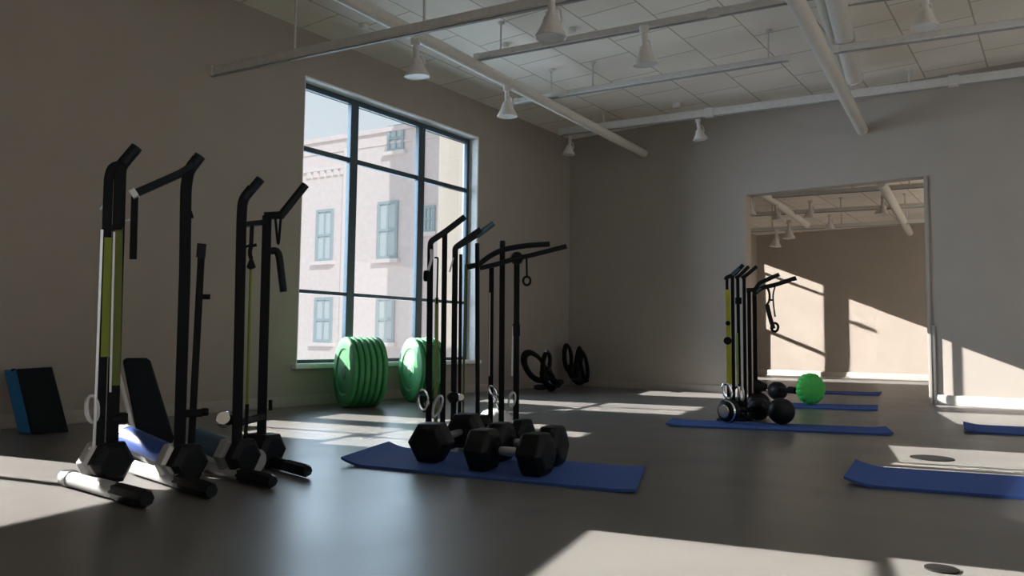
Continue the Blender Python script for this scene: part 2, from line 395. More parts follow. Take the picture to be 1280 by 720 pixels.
def spot(p, s, tilt, label, group='ceiling spotlights of the main room'):
    o = spot0 if not spot_used[0] else copy_tree(spot0); spot_used[0] = True
    o['label'] = label; o['group'] = group; o.location = p; o.scale = (s, s, s); o.rotation_mode = 'XYZ'; o.rotation_euler = tilt
    return o
def online(a, b, u):  # helper kept in world space: point at parameter u along a-b
    return mid(a, b, u)
P1l = (V(pA), V(pB))
spot((1.392, -4.531, 2.960), 1.0, (.08, -.06, .6), 'white bell spotlight hanging above the upper edge of the window')
spot((1.332, -3.236, 2.960), .95, (.05, -.03, .9), 'white bell spotlight in front of the ceiling corner, right of the window head')
spot((0.542, -0.860, 3.157), .80, (.06, .1, .4), 'small white spotlight at the left end of the track along the back wall')
spot((3.024, -5.053, 2.700), .95, (.03, .03, .2), 'white spotlight cut by the top edge, on the nearest track')
spot((2.855, -3.485, 3.075), 1.0, (.10, -.08, .8), 'white bell spotlight hanging from the second track')
spot((2.124, -0.653, 3.157), .82, (.05, -.12, .3), 'white spotlight on the back wall track left of the doorway')
spot((4.707, -2.649, 3.200), .95, (.05, .05, .5), 'white spotlight at the top edge above the right hand track')

# far room ceiling
fz = 2.50
fA, fB = V((1.292, 3.442, 2.440)), V((3.825, 3.851, 2.440))
f1 = track('light_track', ext(fB, fA, .3), ext(fA, fB, .5), 'far room light track next to its back wall', .05, .055)
gA, gB = V((1.699, 2.259, 2.500)), V((3.945, 2.749, 2.500))
f2 = track('light_track', ext(gB, gA, .3), ext(gA, gB, .4), 'far room light track in the middle of its ceiling', .05, .05)
hA, hB = V((2.392, 1.005, 2.500)), V((4.164, 1.316, 2.500))
f3 = track('light_track', hA, ext(hA, hB, .4), 'far room light track nearest the doorway', .05, .05)
for tr, a, c in ((f1, fA, fB), (f2, gA, gB), (f3, hA, hB)):
    for k in (.15, .55, .9): rod(mid(a, c, k), H2, .009).build('hanging_rod', M['track'], tr)
pipe('ceiling_pipe', [(2.439, 0.542, 2.470), (2.181, 3.713, 2.470)], .045, 'pipe', 'left of the two round pipes in the far room', 'pipe', 'round ceiling pipes')
pipe('ceiling_pipe', [(3.793, 0.629, 2.450), (3.408, 5.145, 2.450)], .055, 'pipe', 'right of the two round pipes in the far room', 'pipe', 'round ceiling pipes')
g2 = 'ceiling spotlights of the far room'
spot((2.298, 0.634, 2.470), .85, (0, .1, .3), 'far room spotlight at the upper left corner of the doorway', g2)
spot((2.379, 1.343, 2.470), .8, (0, -.1, .3), 'far room spotlight second from the left edge of the doorway, beside the left pipe', g2)
spot((2.811, 1.415, 2.470), .8, (0, .05, .3), 'far room spotlight right of the left pipe', g2)
spot((2.228, 2.470, 2.400), .9, (0, 0, .3), 'far room spotlight hanging just above its back wall track, larger one', g2)
spot((1.793, 3.327, 2.400), .9, (0, .1, .5), 'far room spotlight hanging lowest, below the back wall track', g2)
spot((3.650, 1.567, 2.470), .8, (0, .1, .3), 'far room spotlight beside the right pipe', g2)
spot((2.797, 2.459, 2.430), .7, (0, 0, .3), 'far room spotlight at the middle of the doorway', g2)

# ------------------------------------------------------------ mats
def make_mat(c0, c1, c3, label, lift0=.0, lift1=.0):
    """c0 near left corner, c1 near right corner, c3 far left corner (floor points)"""
    c0, c1, c3 = V(c0), V(c1), V(c3); th = .012
    o_ = V((0, 0, 0)); L = (c1-c0).length
    def f(u, v):
        p = c0+(c1-c0)*u+(c3-c0)*v
        d0, d1 = u*L, (1-u)*L; z = 0
        if d0 < .14: z += lift0*(1-d0/.14)**2
        if d1 < .14: z += lift1*(1-d1/.14)**2
        return V((p.x, p.y, z+.001))
    b = MB(); nu, nv = 48, 10
    g = b.quad_grid(f, nu, nv)
    low = g; top = [[b.bm.verts.new(v.co+V((0, 0, th))) for v in row] for row in g]
    for i in range(nu):
        for j in range(nv): b.bm.faces.new((top[i][j], top[i+1][j], top[i+1][j+1], top[i][j+1]))
    for i in range(nu):
        b.bm.faces.new((low[i][0], low[i+1][0], top[i+1][0], top[i][0])); b.bm.faces.new((low[i][nv], low[i+1][nv], top[i+1][nv], top[i][nv]))
    for j in range(nv):
        b.bm.faces.new((low[0][j], low[0][j+1], top[0][j+1], top[0][j])); b.bm.faces.new((low[nu][j], low[nu][j+1], top[nu][j+1], top[nu][j]))
    o = b.build('exercise_mat', M['mat'], angle=50); tag(o, label, 'exercise mat', 'blue exercise mats on the floor')
    return o
def off(p, d, l): return tuple(V(p)+V(d).normalized()*l)
make_mat((2.678, -6.296, 0.000), (4.069, -6.003, 0.000), (2.455, -5.764, 0.000), 'large blue exercise mat under the front hex dumbbells', .028, .008)
make_mat((3.134, -3.707, 0.000), (4.515, -3.192, 0.000), (3.016, -3.311, 0.000), 'blue exercise mat under the round black dumbbells before the doorway', .012, .010)
make_mat((4.676, -5.284, 0), (6.08, -4.915, 0), (4.609, -4.74, 0), 'blue exercise mat cut by the right edge, nearest to the camera, with a curled end', .03, 0)
make_mat((4.867, -2.646, 0.000), (6.2, -2.30, 0), (4.807, -2.112, 0.000), 'blue exercise mat cut by the right edge, before the sunlit wall', .02, 0)
make_mat((3.105, -1.617, 0.000), (4.060, -1.253, 0.000), (3.011, -1.088, 0.000), 'blue exercise mat just before the doorway opening, behind the green ribbed ball', .0, .006)
make_mat((2.554, 0.554, 0.000), (3.668, 0.952, 0.000), (2.484, 1.104, 0.000), 'farthest blue exercise mat, lying inside the doorway', .0, .008)

# ------------------------------------------------------------ dumbbells
def dumbbell(p0, p1, R, th, label, name='hex_dumbbell', style='hex', mats=('rubber', 'rubber'), cat='dumbbell', group='black hex dumbbells', mid_r=.018, z0=.0135, cap0=None):
    p0, p1 = V(p0), V(p1); d = (p1-p0).normalized(); c = (p0+p1)/2
    t = thing(name, (c.x, c.y, 0), label, cat, group)
    hz = (R*math.cos(math.pi/6) if style == 'hex' else R)+z0
    a0 = V((p0.x, p0.y, hz+.001)); a1 = V((p1.x, p1.y, hz+.001))
    if style == 'hex':
        for a, m in ((a0, mats[0]), (a1, mats[1])):
            b = MB(); b.hexa(a, d, R, th, .34); b.build('weight_head', M[m], t, bevel=R*.07, angle=30)
    else:
        for a, m, s in ((a0, mats[0], -1), (a1, mats[1], 1)):
            b = MB(); h = th/2
            b.lathe([(0, -h), (R*.62, -h), (R*.86, -h*.72), (R*.98, -h*.3), (R, 0), (R*.98, h*.3), (R*.86, h*.72), (R*.62, h), (0, h)], a, d, 36); b.build('weight_head', M[m], t, angle=40)
    if cap0:
        b = MB(); b.lathe([(0, .006), (R*.5, .006), (R*.62, -.004), (R*.90, -th*.2), (R*.96, -th*.3), (0, -th*.3)], a0-d*th/2, -d, 32); b.build('end_cap', M[cap0], t)['label'] = 'chrome end cap'
    for a, s in ((a0, 1), (a1, -1)):
        b = MB(); q = a+d*s*th/2; b.sweep([q-d*s*.01, q+d*s*.022], R*.30, 20); b.build('collar', M['black'], t)
    n = 10; L = (a1-a0).length
    pts = [mid(a0+d*th*.4, a1-d*th*.4, i/n) for i in range(n+1)]
    b = MB(); b.sweep(pts, mid_r, 18, radii=[mid_r*(.85+.3*math.sin(math.pi*i/n)) for i in range(n+1)]); b.build('handle', M['metal'] if style == 'hex' else M['black'], t)
    return t
dumbbell((3.310, -6.014, 0.000), (3.572, -5.973, 0.000), .105, .13, 'black hex dumbbell nearest the camera on the large blue mat')
dumbbell((3.207, -5.752, 0.000), (3.478, -5.703, 0.000), .105, .12, 'black hex dumbbell right behind the nearest one on the large blue mat')
dumbbell((2.970, -5.987, 0.000), (2.789, -5.512, 0.000), .105, .15, 'black hex dumbbell at the left of the large blue mat, pointing away')
dumbbell((2.601, -5.152, 0.000), (2.933, -5.179, 0.000), .085, .10, 'black hex dumbbell behind the large blue mat, beside the silver dome', z0=0)
g3 = 'round black dumbbells before the doorway'
dumbbell((3.440, -3.290, 0.000), (3.551, -2.970, 0.000), .085, .11, 'round black dumbbell with a chrome faced end on the left, before the doorway', 'round_dumbbell', 'round', ('rubber', 'rubber'), 'dumbbell', g3, cap0='chrome')
dumbbell((3.771, -3.127, 0.000), (3.430, -2.602, 0.000), .095, .13, 'round black dumbbell nearest the camera on the mat before the doorway', 'round_dumbbell', 'round', ('rubber', 'rubber'), 'dumbbell', g3)
# short barbell with black ball end and ribbed green end
e0, e1 = V((3.032, -0.794, 0.000)), V((3.454, -1.161, 0.000)); dd = (e1-e0).normalized()
bb = thing('ribbed_barbell', ((e0+e1)/2)[:], 'short barbell with a black ball weight and a ribbed bright green end', 'barbell')
b = MB(); R_ = .095; zc = .13
b.lathe([(0, -.09), (.05, -.088), (.08, -.06), (.095, -.02), (.095, .02), (.08, .06), (.05, .088), (0, .09)], (e0.x, e0.y, .11), dd, 36); b.build('ball_weight', M['rubber'], bb)
b = MB()
b.lathe([(0, -.080), (.045, -.078), (.08, -.068), (.125, -.042), (.152, -.008), (.152, .015), (.138, .040), (.105, .058), (.05, .066), (0, .067)], (e1.x, e1.y, .167), dd, 96, rfun=lambda t, h: 1-.10*max(0, math.cos(t*2*math.pi*14)) ** 3*min(1, max(0, (.07-abs(h))/.03)))
b.build('ribbed_weight', M['lime_ball'], bb, angle=60)
b = MB(); s_ = V((e0.x, e0.y, .12)); e_ = V((e1.x, e1.y, .15)); b.sweep([s_-(e_-s_)*.75, s_, e_], .02, 16); b.build('bar', M['black'], bb)
b = MB(); c_ = mid(s_, e_, .5); b.sweep([c_-dd*.06, c_+dd*.06], .035, 18); b.build('collar', M['black'], bb)
b = MB(); c_ = mid(s_, e_, -.25); b.sweep([c_-dd*.03, c_+dd*.03], .024, 18); b.build('sleeve', M['chrome'], bb)

# ------------------------------------------------------------ green bumper plates
def make_plate():
    b = MB(); R_ = .305; h = .026
    prof = [(0.028, -h*.8), (.06, -h*.8), (.065, -h*.6), (.19, -h*.55), (.205, -h*.95), (R_-.03, -h), (R_-.008, -h*.75), (R_, -h*.35), (R_, h*.35), (R_-.008, h*.75), (R_-.03, h), (.205, h*.95), (.19, h*.55), (.065, h*.6), (.06, h*.8), (.028, h*.8)]
    b.lathe(prof, (0, 0, 0), (0, 1, 0), 72)
    # close the centre bore
    return b
t = thing('bumper_plate', (0, 0, 0), 'x', 'weight plate', 'green bumper plates')
pb = make_plate().build('plate_rubber', M['green'], t, angle=30)
b = MB(); b.lathe([(.03, -.023), (.042, -.023), (.042, .023), (.03, .023)], (0, 0, 0), (0, 1, 0), 32); b.build('hub_ring', M['metal'], t)
plate0 = t; used = False
def stack(cx, cy, ang, n, names, grp, lean):
    global used
    ax = V((math.cos(ang), math.sin(ang), 0))
    for i in range(n):
        o = plate0 if not used else copy_tree(plate0); used = True
        p = V((cx, cy, 0))+ax*(i*.0525)
        q = Quaternion((0, 0, 1), ang-math.pi/2) @ Quaternion((1, 0, 0), lean)
        rebase(o, names[i], p+V((0, 0, .306*math.cos(lean)+.03*abs(math.sin(lean)))), q, grp)
ordn = ['front', 'second', 'third', 'fourth', 'fifth', 'sixth']
stack(.40, -4.28, math.radians(66), 6, ['%s green bumper plate in the left stack, counted from its round face' % k for k in ordn], 'green bumper plates in the left stack', -.02)
stack(.40, -3.46, math.radians(66), 5, ['%s green bumper plate in the right stack, counted from its round face' % k for k in ordn[:5]], 'green bumper plates in the right stack', -.02)

# ------------------------------------------------------------ coiled ropes by the wall
def loop(c, a, bb_, ax1, ax2, n=40, wob=.0, turns=1):
    return [V(c)+V(ax1)*(a*math.cos(2*math.pi*i/n))+V(ax2)*(bb_*math.sin(2*math.pi*i/n))+V((0, 0, wob*math.sin(6*math.pi*i/n))) for i in range(n)]
n1 = PN = (0.471, -1.225, 0.000); n2 = (0.343, -0.266, 0.000)
ir = V((.62, .78, 0)); up = V((0, 0, 1))
def coil(name, base, label, loops, blobs):
    t = thing(name, base, label, 'rope', 'coiled black ropes at the foot of the wall')
    for c, a, b_, tilt, r in loops:
        a1 = (ir*math.cos(tilt)+up*math.sin(tilt)); a2 = (up*math.cos(tilt)-ir*math.sin(tilt))
        m = MB()
        for k in range(3):
            cc = V(c)+V((.02, -.015, 0))*k
            m.sweep(loop(cc, a*(1-.07*k), b_*(1-.05*k), a1, a2), r, 8, closed=True)
        m.build('rope_loop', M['black'], t)
    for c, s, tilt in blobs:
        m = MB(); d = ir*math.cos(tilt)+up*math.sin(tilt); c = V(c)
        m.sweep([c-d*s, c-d*s*.5, c+d*s*.5, c+d*s], .03, 14, radii=[.024, .034, .034, .024]); m.build('rope_handle', M['rubber'], t)
    return t
coil('coiled_rope', n1, 'black coiled rope bundle with a wide tilted loop, left of two by the wall',
     [((0.342, -1.311, 0.290), .20, .11, -.95, .024), ((0.453, -1.237, 0.321), .15, .045, 1.45, .019), ((0.478, -1.220, 0.141), .13, .06, -1.1, .026), ((0.551, -1.244, 0.108), .10, .04, -.3, .018)],
     [((0.581, -1.152, 0.106), .06, .1), ((0.419, -1.284, 0.047), .08, .0), ((0.518, -1.230, 0.200), .1, 1.9)])
coil('coiled_rope', n2, 'black coiled rope bundle with upright loops, nearer to the room corner',
     [((0.199, -0.353, 0.380), .17, .05, 1.65, .019), ((0.315, -0.283, 0.299), .22, .035, 1.45, .018), ((0.377, -0.245, 0.280), .20, .045, 1.75, .018), ((0.298, -0.293, 0.164), .14, .07, -.9, .025)],
     [((0.369, -0.250, 0.083), .08, .1), ((0.337, -0.316, 0.105), .08, 0.), ((0.349, -0.297, 0.166), .1, 1.7)])

# ------------------------------------------------------------ floor cover discs
for p, r_, lab in (((4.858, -4.135, 0.000), .105, 'small dark round floor cover in the sunlit patch behind the curled mat'), ((5.165, -6.373, 0.000), .042, 'small dark round floor cover at the bottom right edge'), ((1.645, -0.195, 0.000), .07, 'small dark round floor cover near the back wall')):
    b = MB(); b.lathe([(0, 0), (r_, 0), (r_, .004), (r_*.8, .006), (0, .006)], p, (0, 0, 1), 36); o = b.build('floor_cover', M['disc']); tag(o, lab, 'floor cover', 'round floor covers')

# ------------------------------------------------------------ leaning step board
sb = thing('step_board', (0.429, -6.633, 0.000), 'black padded step board with a blue side leaning on the left wall', 'step board')
b = MB(); f4 = [(0.488, -6.764, 0.012), (0.568, -6.588, 0.012), (0.160, -6.533, 0.394), (0.160, -6.741, 0.384)]
prism(b, f4, (-.022, 0, -.006)); b.build('top_pad', M['vinyl'], sb, bevel=.018)
b = MB(); g4 = [V(p)+V((-.025, 0, -.007)) for p in f4]
c_ = sum(g4, V((0, 0, 0)))/4; g4 = [c_+(p-c_)*.985 for p in g4]
for p in g4: p.z = max(p.z, .002)
prism(b, g4, (-.10, -.03, .0)); b.build('side_panel', M['blueside'], sb, bevel=.008)
b = MB(); b.sweep([(0.110, -6.740, 0.382), (0.110, -6.739, 0.357)], .012, 10); b.build('foot', M['black'], sb)
# ------------------------------------------------------------ training stands
def bar(pts, w, h, n, name, m, parent, bevel_r=.02, rnd=False, curve=True):
    b = MB(); p = bend(pts, bevel_r) if (curve and len(pts) > 2) else pts
    if rnd: b.sweep(p, w/2, 16)
    else: b.sweep(p, 0, rect=(w, h), up=n)
    return b.build(name, M[m], parent)
def knob(c, r, d, name, m, parent, L=.05):
    b = MB(); d = V(d).normalized(); b.lathe([(0, -L/2), (r*.8, -L/2), (r, -L*.3), (r, L*.3), (r*.8, L/2), (0, L/2)], c, d, 20); return b.build(name, M[m], parent)
def clip(c, a, bb_, tilt, n, r, name, m, parent):
    """oval carabiner in the vertical plane facing n"""
    n = V(n); sx = n.cross(V((0, 0, 1))).normalized(); a1 = sx*math.cos(tilt)+V((0, 0, 1))*math.sin(tilt); a2 = V((0, 0, 1))*math.cos(tilt)-sx*math.sin(tilt)
    b = MB(); b.sweep(loop(c, a, bb_, a1, a2, 28), r, 10, closed=True); return b.build(name, M[m], parent)
def foot(p0, p1, r, parent, m='silver', cap='rubber', capstart=.66, ring=None):
    p0, p1 = V(p0), V(p1); d = (p1-p0).normalized(); L = (p1-p0).length
    b = MB(); q = [p0, p0+d*.012, mid(p0, p1, capstart), p1-d*.03]
    b.sweep(q, r, 20, radii=[r*.7, r, r, r*.98]); b.build('foot_tube', M[m], parent)
    b = MB(); q = [mid(p0, p1, capstart), mid(p0, p1, capstart)+d*.03, p1-d*.02, p1]
    b.sweep(q, r, 8, radii=[r*1.04, r*1.13, r*1.13, r*.85]); b.build('foot_cap', M[cap], parent)
    if ring:
        c = mid(p0, p1, ring); b = MB(); b.sweep([c-d*.012, c+d*.012], r*1.14, 20); b.build('clamp_ring', M['metal'], parent)
def weight(c, ax, R, th, parent, m='rubber', bm='silver', back=True):
    b = MB(); b.hexa(c, ax, R, th, .32); o = b.build('base_weight', M[m], parent, bevel=R*.05, angle=30)
    if back:
        b = MB(); c2 = V(c)-V(ax).normalized()*(th*.5+.035); b.hexa(c2, ax, R*.97, .075, .3); b.build('weight_collar', M[bm], parent, bevel=R*.05, angle=30)

# --- first stand (nearest the left edge)
A0 = (2.423, -7.231, 0.000); nA = (-0.897, 0.442, 0.000)
s = thing('training_stand', A0, 'leftmost tall black stand with lime green straps and a silver foot tube', 'training stand')
foot((2.206, -7.317, 0.033), (2.862, -7.325, 0.033), .030, s, ring=.10)
weight((2.446, -7.251, 0.107), (.99, .12, 0), .090, .07, s)
b = MB(); prism(b, [(2.412, -7.254, 0.067), (2.434, -7.208, 0.048), (2.431, -7.214, -0.005), (2.420, -7.236, 0.000)], V(nA)*.04); b.build('foot_bracket', M['black'], s, bevel=.004)
bar([(2.400, -7.277, 0.154), (2.394, -7.289, 1.227), (2.399, -7.280, 1.270), (2.413, -7.250, 1.284)], .034, .03, nA, 'post', 'black', s)
bar([(2.420, -7.237, 0.140), (2.412, -7.253, 1.232), (2.412, -7.253, 1.277), (2.434, -7.209, 1.352)], .044, .03, nA, 'post', 'black', s)
bar([(2.416, -7.245, 1.291), (2.436, -7.204, 1.363)], .046, .04, nA, 'grip', 'grip', s, rnd=True)
bar([(2.403, -7.298, 0.163), (2.399, -7.307, 1.015)], .012, .012, nA, 'side_rail', 'metal', s)
bar([(2.418, -7.281, 0.515), (2.415, -7.288, 0.985)], .030, .008, nA, 'resistance_strap', 'lime', s)['label'] = 'lime green strap'
bar([(2.436, -7.245, 0.403), (2.429, -7.259, 1.029)], .034, .008, nA, 'resistance_strap', 'olive', s)['label'] = 'olive green strap'
bar([(2.433, -7.261, 0.378), (2.427, -7.273, 1.008)], .009, .008, nA, 'strap_cord', 'silver', s)['label'] = 'pale cord'
bar([(2.383, -7.311, 1.096), (2.390, -7.297, 1.126), (2.393, -7.292, 1.053)], .016, .014, nA, 'hook', 'silver', s, rnd=True)
bar([(2.415, -7.246, 1.051), (2.433, -7.211, 1.067)], .012, .012, nA, 'peg', 'silver', s, rnd=True)
bar([(2.416, -7.289, 1.023), (2.437, -7.247, 1.030)], .02, .03, nA, 'clamp', 'black', s)
clip((2.396, -7.308, 0.314), .020, .052, .12, nA, .008, 'carabiner', 'silver', s)
knob((2.431, -7.214, 0.272), .024, V(nA).cross(V((0, 0, 1))), 'knob', 'black', s, .05)
knob((2.388, -7.302, 0.162), .016, V(nA).cross(V((0, 0, 1))), 'bolt', 'metal', s, .02)

# --- second stand
B0 = (2.573, -6.999, 0.000); nB = (-0.858, 0.514, 0.000)
s = thing('training_stand', B0, 'tall black stand with a long angled arm and hanging bar at its top', 'training stand')
foot((2.170, -7.022, 0.033), (2.907, -7.107, 0.033), .028, s, capstart=.62)
weight((2.594, -7.022, 0.091), (.99, .12, 0), .088, .075, s)
b = MB(); prism(b, [(2.557, -7.026, 0.046), (2.583, -6.982, 0.037), (2.577, -6.993, -0.013), (2.564, -7.014, -0.005)], V(nB)*.04); b.build('foot_bracket', M['black'], s, bevel=.004)
bar([(2.552, -7.034, 0.149), (2.549, -7.040, 0.862), (2.544, -7.048, 1.210), (2.548, -7.041, 1.284), (2.564, -7.014, 1.335)], .044, .032, nB, 'post', 'black', s, .05)
bar([(2.551, -7.036, 1.291), (2.569, -7.006, 1.349)], .046, .04, nB, 'grip', 'grip', s, rnd=True)
bar([(2.567, -7.029, 1.308), (2.544, -7.066, 1.270), (2.454, -7.217, 1.165)], .030, .03, nB, 'arm', 'grip', s, .03)
bar([(2.460, -7.207, 1.174), (2.450, -7.224, 1.161)], .040, .036, nB, 'arm_end', 'silver', s)
bar([(2.457, -7.213, 1.159), (2.459, -7.209, 0.904)], .026, .024, nB, 'hanging_bar', 'black', s)
bar([(2.549, -6.981, 0.156), (2.554, -6.973, 0.968)], .028, .026, nB, 'brace_post', 'black', s)
bar([(2.553, -6.975, 0.928), (2.554, -6.973, 0.985)], .036, .034, nB, 'post_cap', 'grip', s)
bar([(2.551, -6.977, 0.764), (2.575, -6.938, 0.765)], .022, .02, nB, 'adjuster_knob', 'black', s, rnd=True)
bar([(2.547, -7.043, 1.094), (2.559, -7.022, 1.102)], .028, .03, nB, 'collar', 'black', s)
bar([(2.552, -7.034, 0.287), (2.594, -6.965, 0.288)], .030, .03, nB, 'link_bar', 'black', s)
knob((2.598, -6.957, 0.291), .016, V(nB).cross(V((0, 0, 1))), 'knob', 'black', s, .03)

# --- third: twin post stand
C0 = (2.622, -6.774, 0.000); nC = (-0.824, 0.567, 0.000); PD0 = (2.447, -6.523, 0.000); nD = (-0.807, 0.591, 0.000)
s = thing('twin_post_stand', C0, 'black twin post stand with two raised grips, left of the window', 'training stand')
foot((2.385, -6.814, 0.030), (2.906, -6.842, 0.030), .026, s, 'silver', capstart=.55)
foot((2.316, -6.515, 0.030), (2.822, -6.603, 0.030), .025, s, 'black', capstart=.62)
weight((2.633, -6.793, 0.097), (.99, .12, 0), .082, .075, s, bm='grey')
weight((2.455, -6.546, 0.080), (.99, .12, 0), .084, .11, s, bm='black')
b = MB(); prism(b, [(2.604, -6.799, 0.055), (2.632, -6.759, 0.046), (2.633, -6.758, -0.001), (2.605, -6.798, 0.015)], V(nC)*.05); b.build('foot_bracket', M['black'], s, bevel=.004)
b = MB(); prism(b, [(2.421, -6.558, 0.035), (2.453, -6.516, 0.033), (2.453, -6.515, -0.004), (2.422, -6.558, 0.013)], V(nD)*.05); b.build('foot_bracket', M['black'], s, bevel=.004)
bar([(2.601, -6.804, 0.156), (2.593, -6.816, 1.121), (2.594, -6.814, 1.192), (2.614, -6.784, 1.244)], .042, .032, nC, 'post', 'black', s, .05)
bar([(2.597, -6.810, 1.199), (2.634, -6.756, 1.289)], .040, .04, nC, 'grip', 'grip', s, rnd=True)
bar([(2.423, -6.556, 0.141), (2.418, -6.563, 1.173)], .042, .032, nD, 'post', 'black', s)
bar([(2.410, -6.574, 1.172), (2.459, -6.507, 1.181)], .034, .032, nD, 'top_plate', 'black', s)
bar([(2.452, -6.516, 1.172), (2.519, -6.425, 1.335)], .038, .04, nD, 'grip', 'grip', s, rnd=True)
bar([(2.595, -6.812, 1.083), (2.414, -6.568, 1.142)], .022, .022, nC, 'crossbar', 'black', s)
bar([(2.606, -6.796, 0.236), (2.428, -6.549, 0.233)], .030, .022, nC, 'crossbar', 'black', s)
bar([(2.584, -6.757, 1.088), (2.584, -6.758, 0.999), (2.581, -6.762, 0.967), (2.585, -6.756, 0.940)], .018, .012, nC, 'cord_hanger', 'black', s)
b = MB(); b.sweep([(2.588, -6.752, 1.003), (2.573, -6.774, 0.995), (2.569, -6.779, 0.987)], .006, 8); b.sweep([(2.581, -6.763, 0.996), (2.597, -6.739, 1.004)], .007, 8); b.build('hook', M['black'], s)
b = MB(); prism(b, [(2.590, -6.767, 0.942), (2.597, -6.756, 0.942), (2.606, -6.744, 0.904), (2.593, -6.763, 0.893), (2.583, -6.777, 0.903)], V(nC)*.03); b.build('cord_grip', M['black'], s, bevel=.004)
bar([(2.585, -6.756, 0.901), (2.588, -6.752, 0.307)], .012, .01, nC, 'resistance_cord', 'lime', s, rnd=True)['label'] = 'thin lime green cord'
bar([(2.588, -6.752, 0.310), (2.587, -6.753, 0.163)], .016, .016, nC, 'cord_sleeve', 'black', s, rnd=True)
b = MB(); b.sweep(bend([(2.448, -6.539, 1.166), (2.459, -6.524, 1.014), (2.463, -6.519, 1.167)], .05), .006, 8); b.build('strap_loop', M['black'], s)
bar([(2.438, -6.553, 1.005), (2.455, -6.529, 1.010), (2.462, -6.520, 0.984), (2.477, -6.500, 0.814)], .034, .03, nD, 'strap_handle', 'grip', s, .03, rnd=True)
knob((2.553, -6.838, 0.249), .034, (.7, -.6, .3), 'chrome_knob', 'chrome', s, .05)
bar([(2.559, -6.830, 0.242), (2.590, -6.785, 0.238)], .03, .03, nC, 'knob_shaft', 'black', s, rnd=True)
bar([(2.443, -6.528, 0.307), (2.444, -6.527, 0.258)], .018, .02, nD, 'adjuster_knob', 'black', s, rnd=True)
# teal padded roller of the twin post stand
r0, r1 = (2.198, -6.740, 0.128), (2.614, -6.740, 0.072)
b = MB(); b.sweep([r0, mid(r0, r1, .02), mid(r0, r1, .98), r1], .05, 24, radii=[.045, .052, .052, .045]); b.build('padded_roller', M['tealpad'], s)['label'] = 'teal padded roller'
for q in (r1,):
    q = V(q); d = (V(r1)-V(r0)).normalized(); b = MB(); b.sweep([q-d*.02, q+d*.03], .055, 24); b.build('roller_end', M['grey'], s)

# --- inclined bench
N0 = (1.974, -6.838, 0.000); nN = (-0.879, 0.477, 0.000)
be = thing('incline_bench', N0, 'incline bench with a black backrest and a blue padded roller, behind the left stands', 'bench')
back = [(1.819, -6.914, 0.479), (1.826, -6.903, 0.492), (1.868, -6.824, 0.492), (1.877, -6.808, 0.479), (2.056, -6.772, 0.119), (2.050, -6.783, 0.090), (1.992, -6.890, 0.096), (1.982, -6.908, 0.126)]
b = MB(); prism(b, back, V(nN)*.05); b.build('backrest', M['vinyl'], be, bevel=.012)
b = MB(); b.sweep([(1.830, -6.937, 0.468), (1.838, -6.944, 0.438), (1.948, -6.928, 0.209), (1.988, -6.919, 0.128)], 0, rect=(.016, .05), up=nN); b.build('back_frame', M['silver'], be)
q0, q1 = (2.016, -7.000, 0.156), (2.450, -6.980, 0.087)
b = MB(); b.sweep([q0, mid(q0, q1, .03), mid(q0, q1, .97), q1], .045, 28, radii=[.038, .047, .047, .04]); ro = b.build('seat_roller', M['blue'], be); ro['label'] = 'shiny blue padded roller'
d = (V(q1)-V(q0)).normalized(); b = MB(); b.sweep([V(q0)-d*.015, V(q0)+d*.05], .0485, 28); b.build('roller_end', M['silver'], be)
b = MB(); b.sweep([V(q1)-d*.03, V(q1)+d*.02], .0485, 28); b.build('roller_end', M['grey'], be)
b = MB(); prism(b, [(1.905, -6.950, 0.105), (2.402, -6.950, 0.032), (2.355, -6.950, -0.007), (2.005, -6.950, 0.057)], (0, .05, 0)); b.build('seat_frame', M['grey'], be, bevel=.006)
lg = ((1.940, -6.902, 0.122), (1.949, -6.885, -0.004)); b = MB(); b.sweep(lg, 0, rect=(.04, .04), up=nN); b.build('leg', M['grey'], be)
lg = ((2.000, -6.790, 0.086), (2.004, -6.784, -0.004)); b = MB(); b.sweep(lg, 0, rect=(.04, .04), up=nN); b.build('leg', M['grey'], be)
b = MB(); b.sweep([(1.934, -6.912, 0.007), (2.018, -6.757, -0.004)], 0, rect=(.03, .06), up=nN); b.build('base_rail', M['grey'], be)

# ------------------------------------------------------------ middle cluster
def base_disc(c, r, parent, m='black'):
    b = MB(); b.lathe([(0, 0), (r, 0), (r, .012), (r*.9, .022), (.03, .03), (.03, .05), (0, .05)], (c[0], c[1], .0), (0, 0, 1), 32); b.build('base_plate', M[m], parent)
E1_ = (2.610, -5.547, 0.000); nE = (-0.667, 0.745, 0.000)
s = thing('training_stand', E1_, 'black stand with a rising top bar, left end of the middle group', 'training stand')
base_disc(E1_, .10, s)
bar([(2.575, -5.578, 0.013), (2.567, -5.585, 1.123)], .034, .028, nE, 'post', 'black', s)
bar([(2.633, -5.527, 0.013), (2.627, -5.532, 1.203)], .030, .026, nE, 'post', 'black', s)
bar([(2.568, -5.585, 1.105), (2.567, -5.586, 1.150), (2.623, -5.535, 1.203), (2.710, -5.457, 1.297)], .032, .03, nE, 'top_bar', 'grip', s)
bar([(2.577, -5.590, 1.122), (2.580, -5.587, 1.045), (2.566, -5.600, 0.986), (2.563, -5.602, 0.945)], .016, .01, nE, 'strap_buckle', 'silver', s, .05)
knob((2.556, -5.595, 0.955), .022, V((0, 0, 1)), 'adjuster', 'black', s, .06)
bar([(2.565, -5.547, 1.063), (2.580, -5.534, 1.064), (2.579, -5.535, 0.799)], .010, .01, nE, 'cord_hanger', 'black', s)
bar([(2.578, -5.535, 0.835), (2.584, -5.530, 0.058)], .022, .008, nE, 'resistance_strap', 'palegreen', s)['label'] = 'pale green strap'
bar([(2.560, -5.619, 0.288), (2.557, -5.621, 0.244), (2.571, -5.609, 0.196)], .02, .02, nE, 'clip_body', 'black', s, rnd=True)
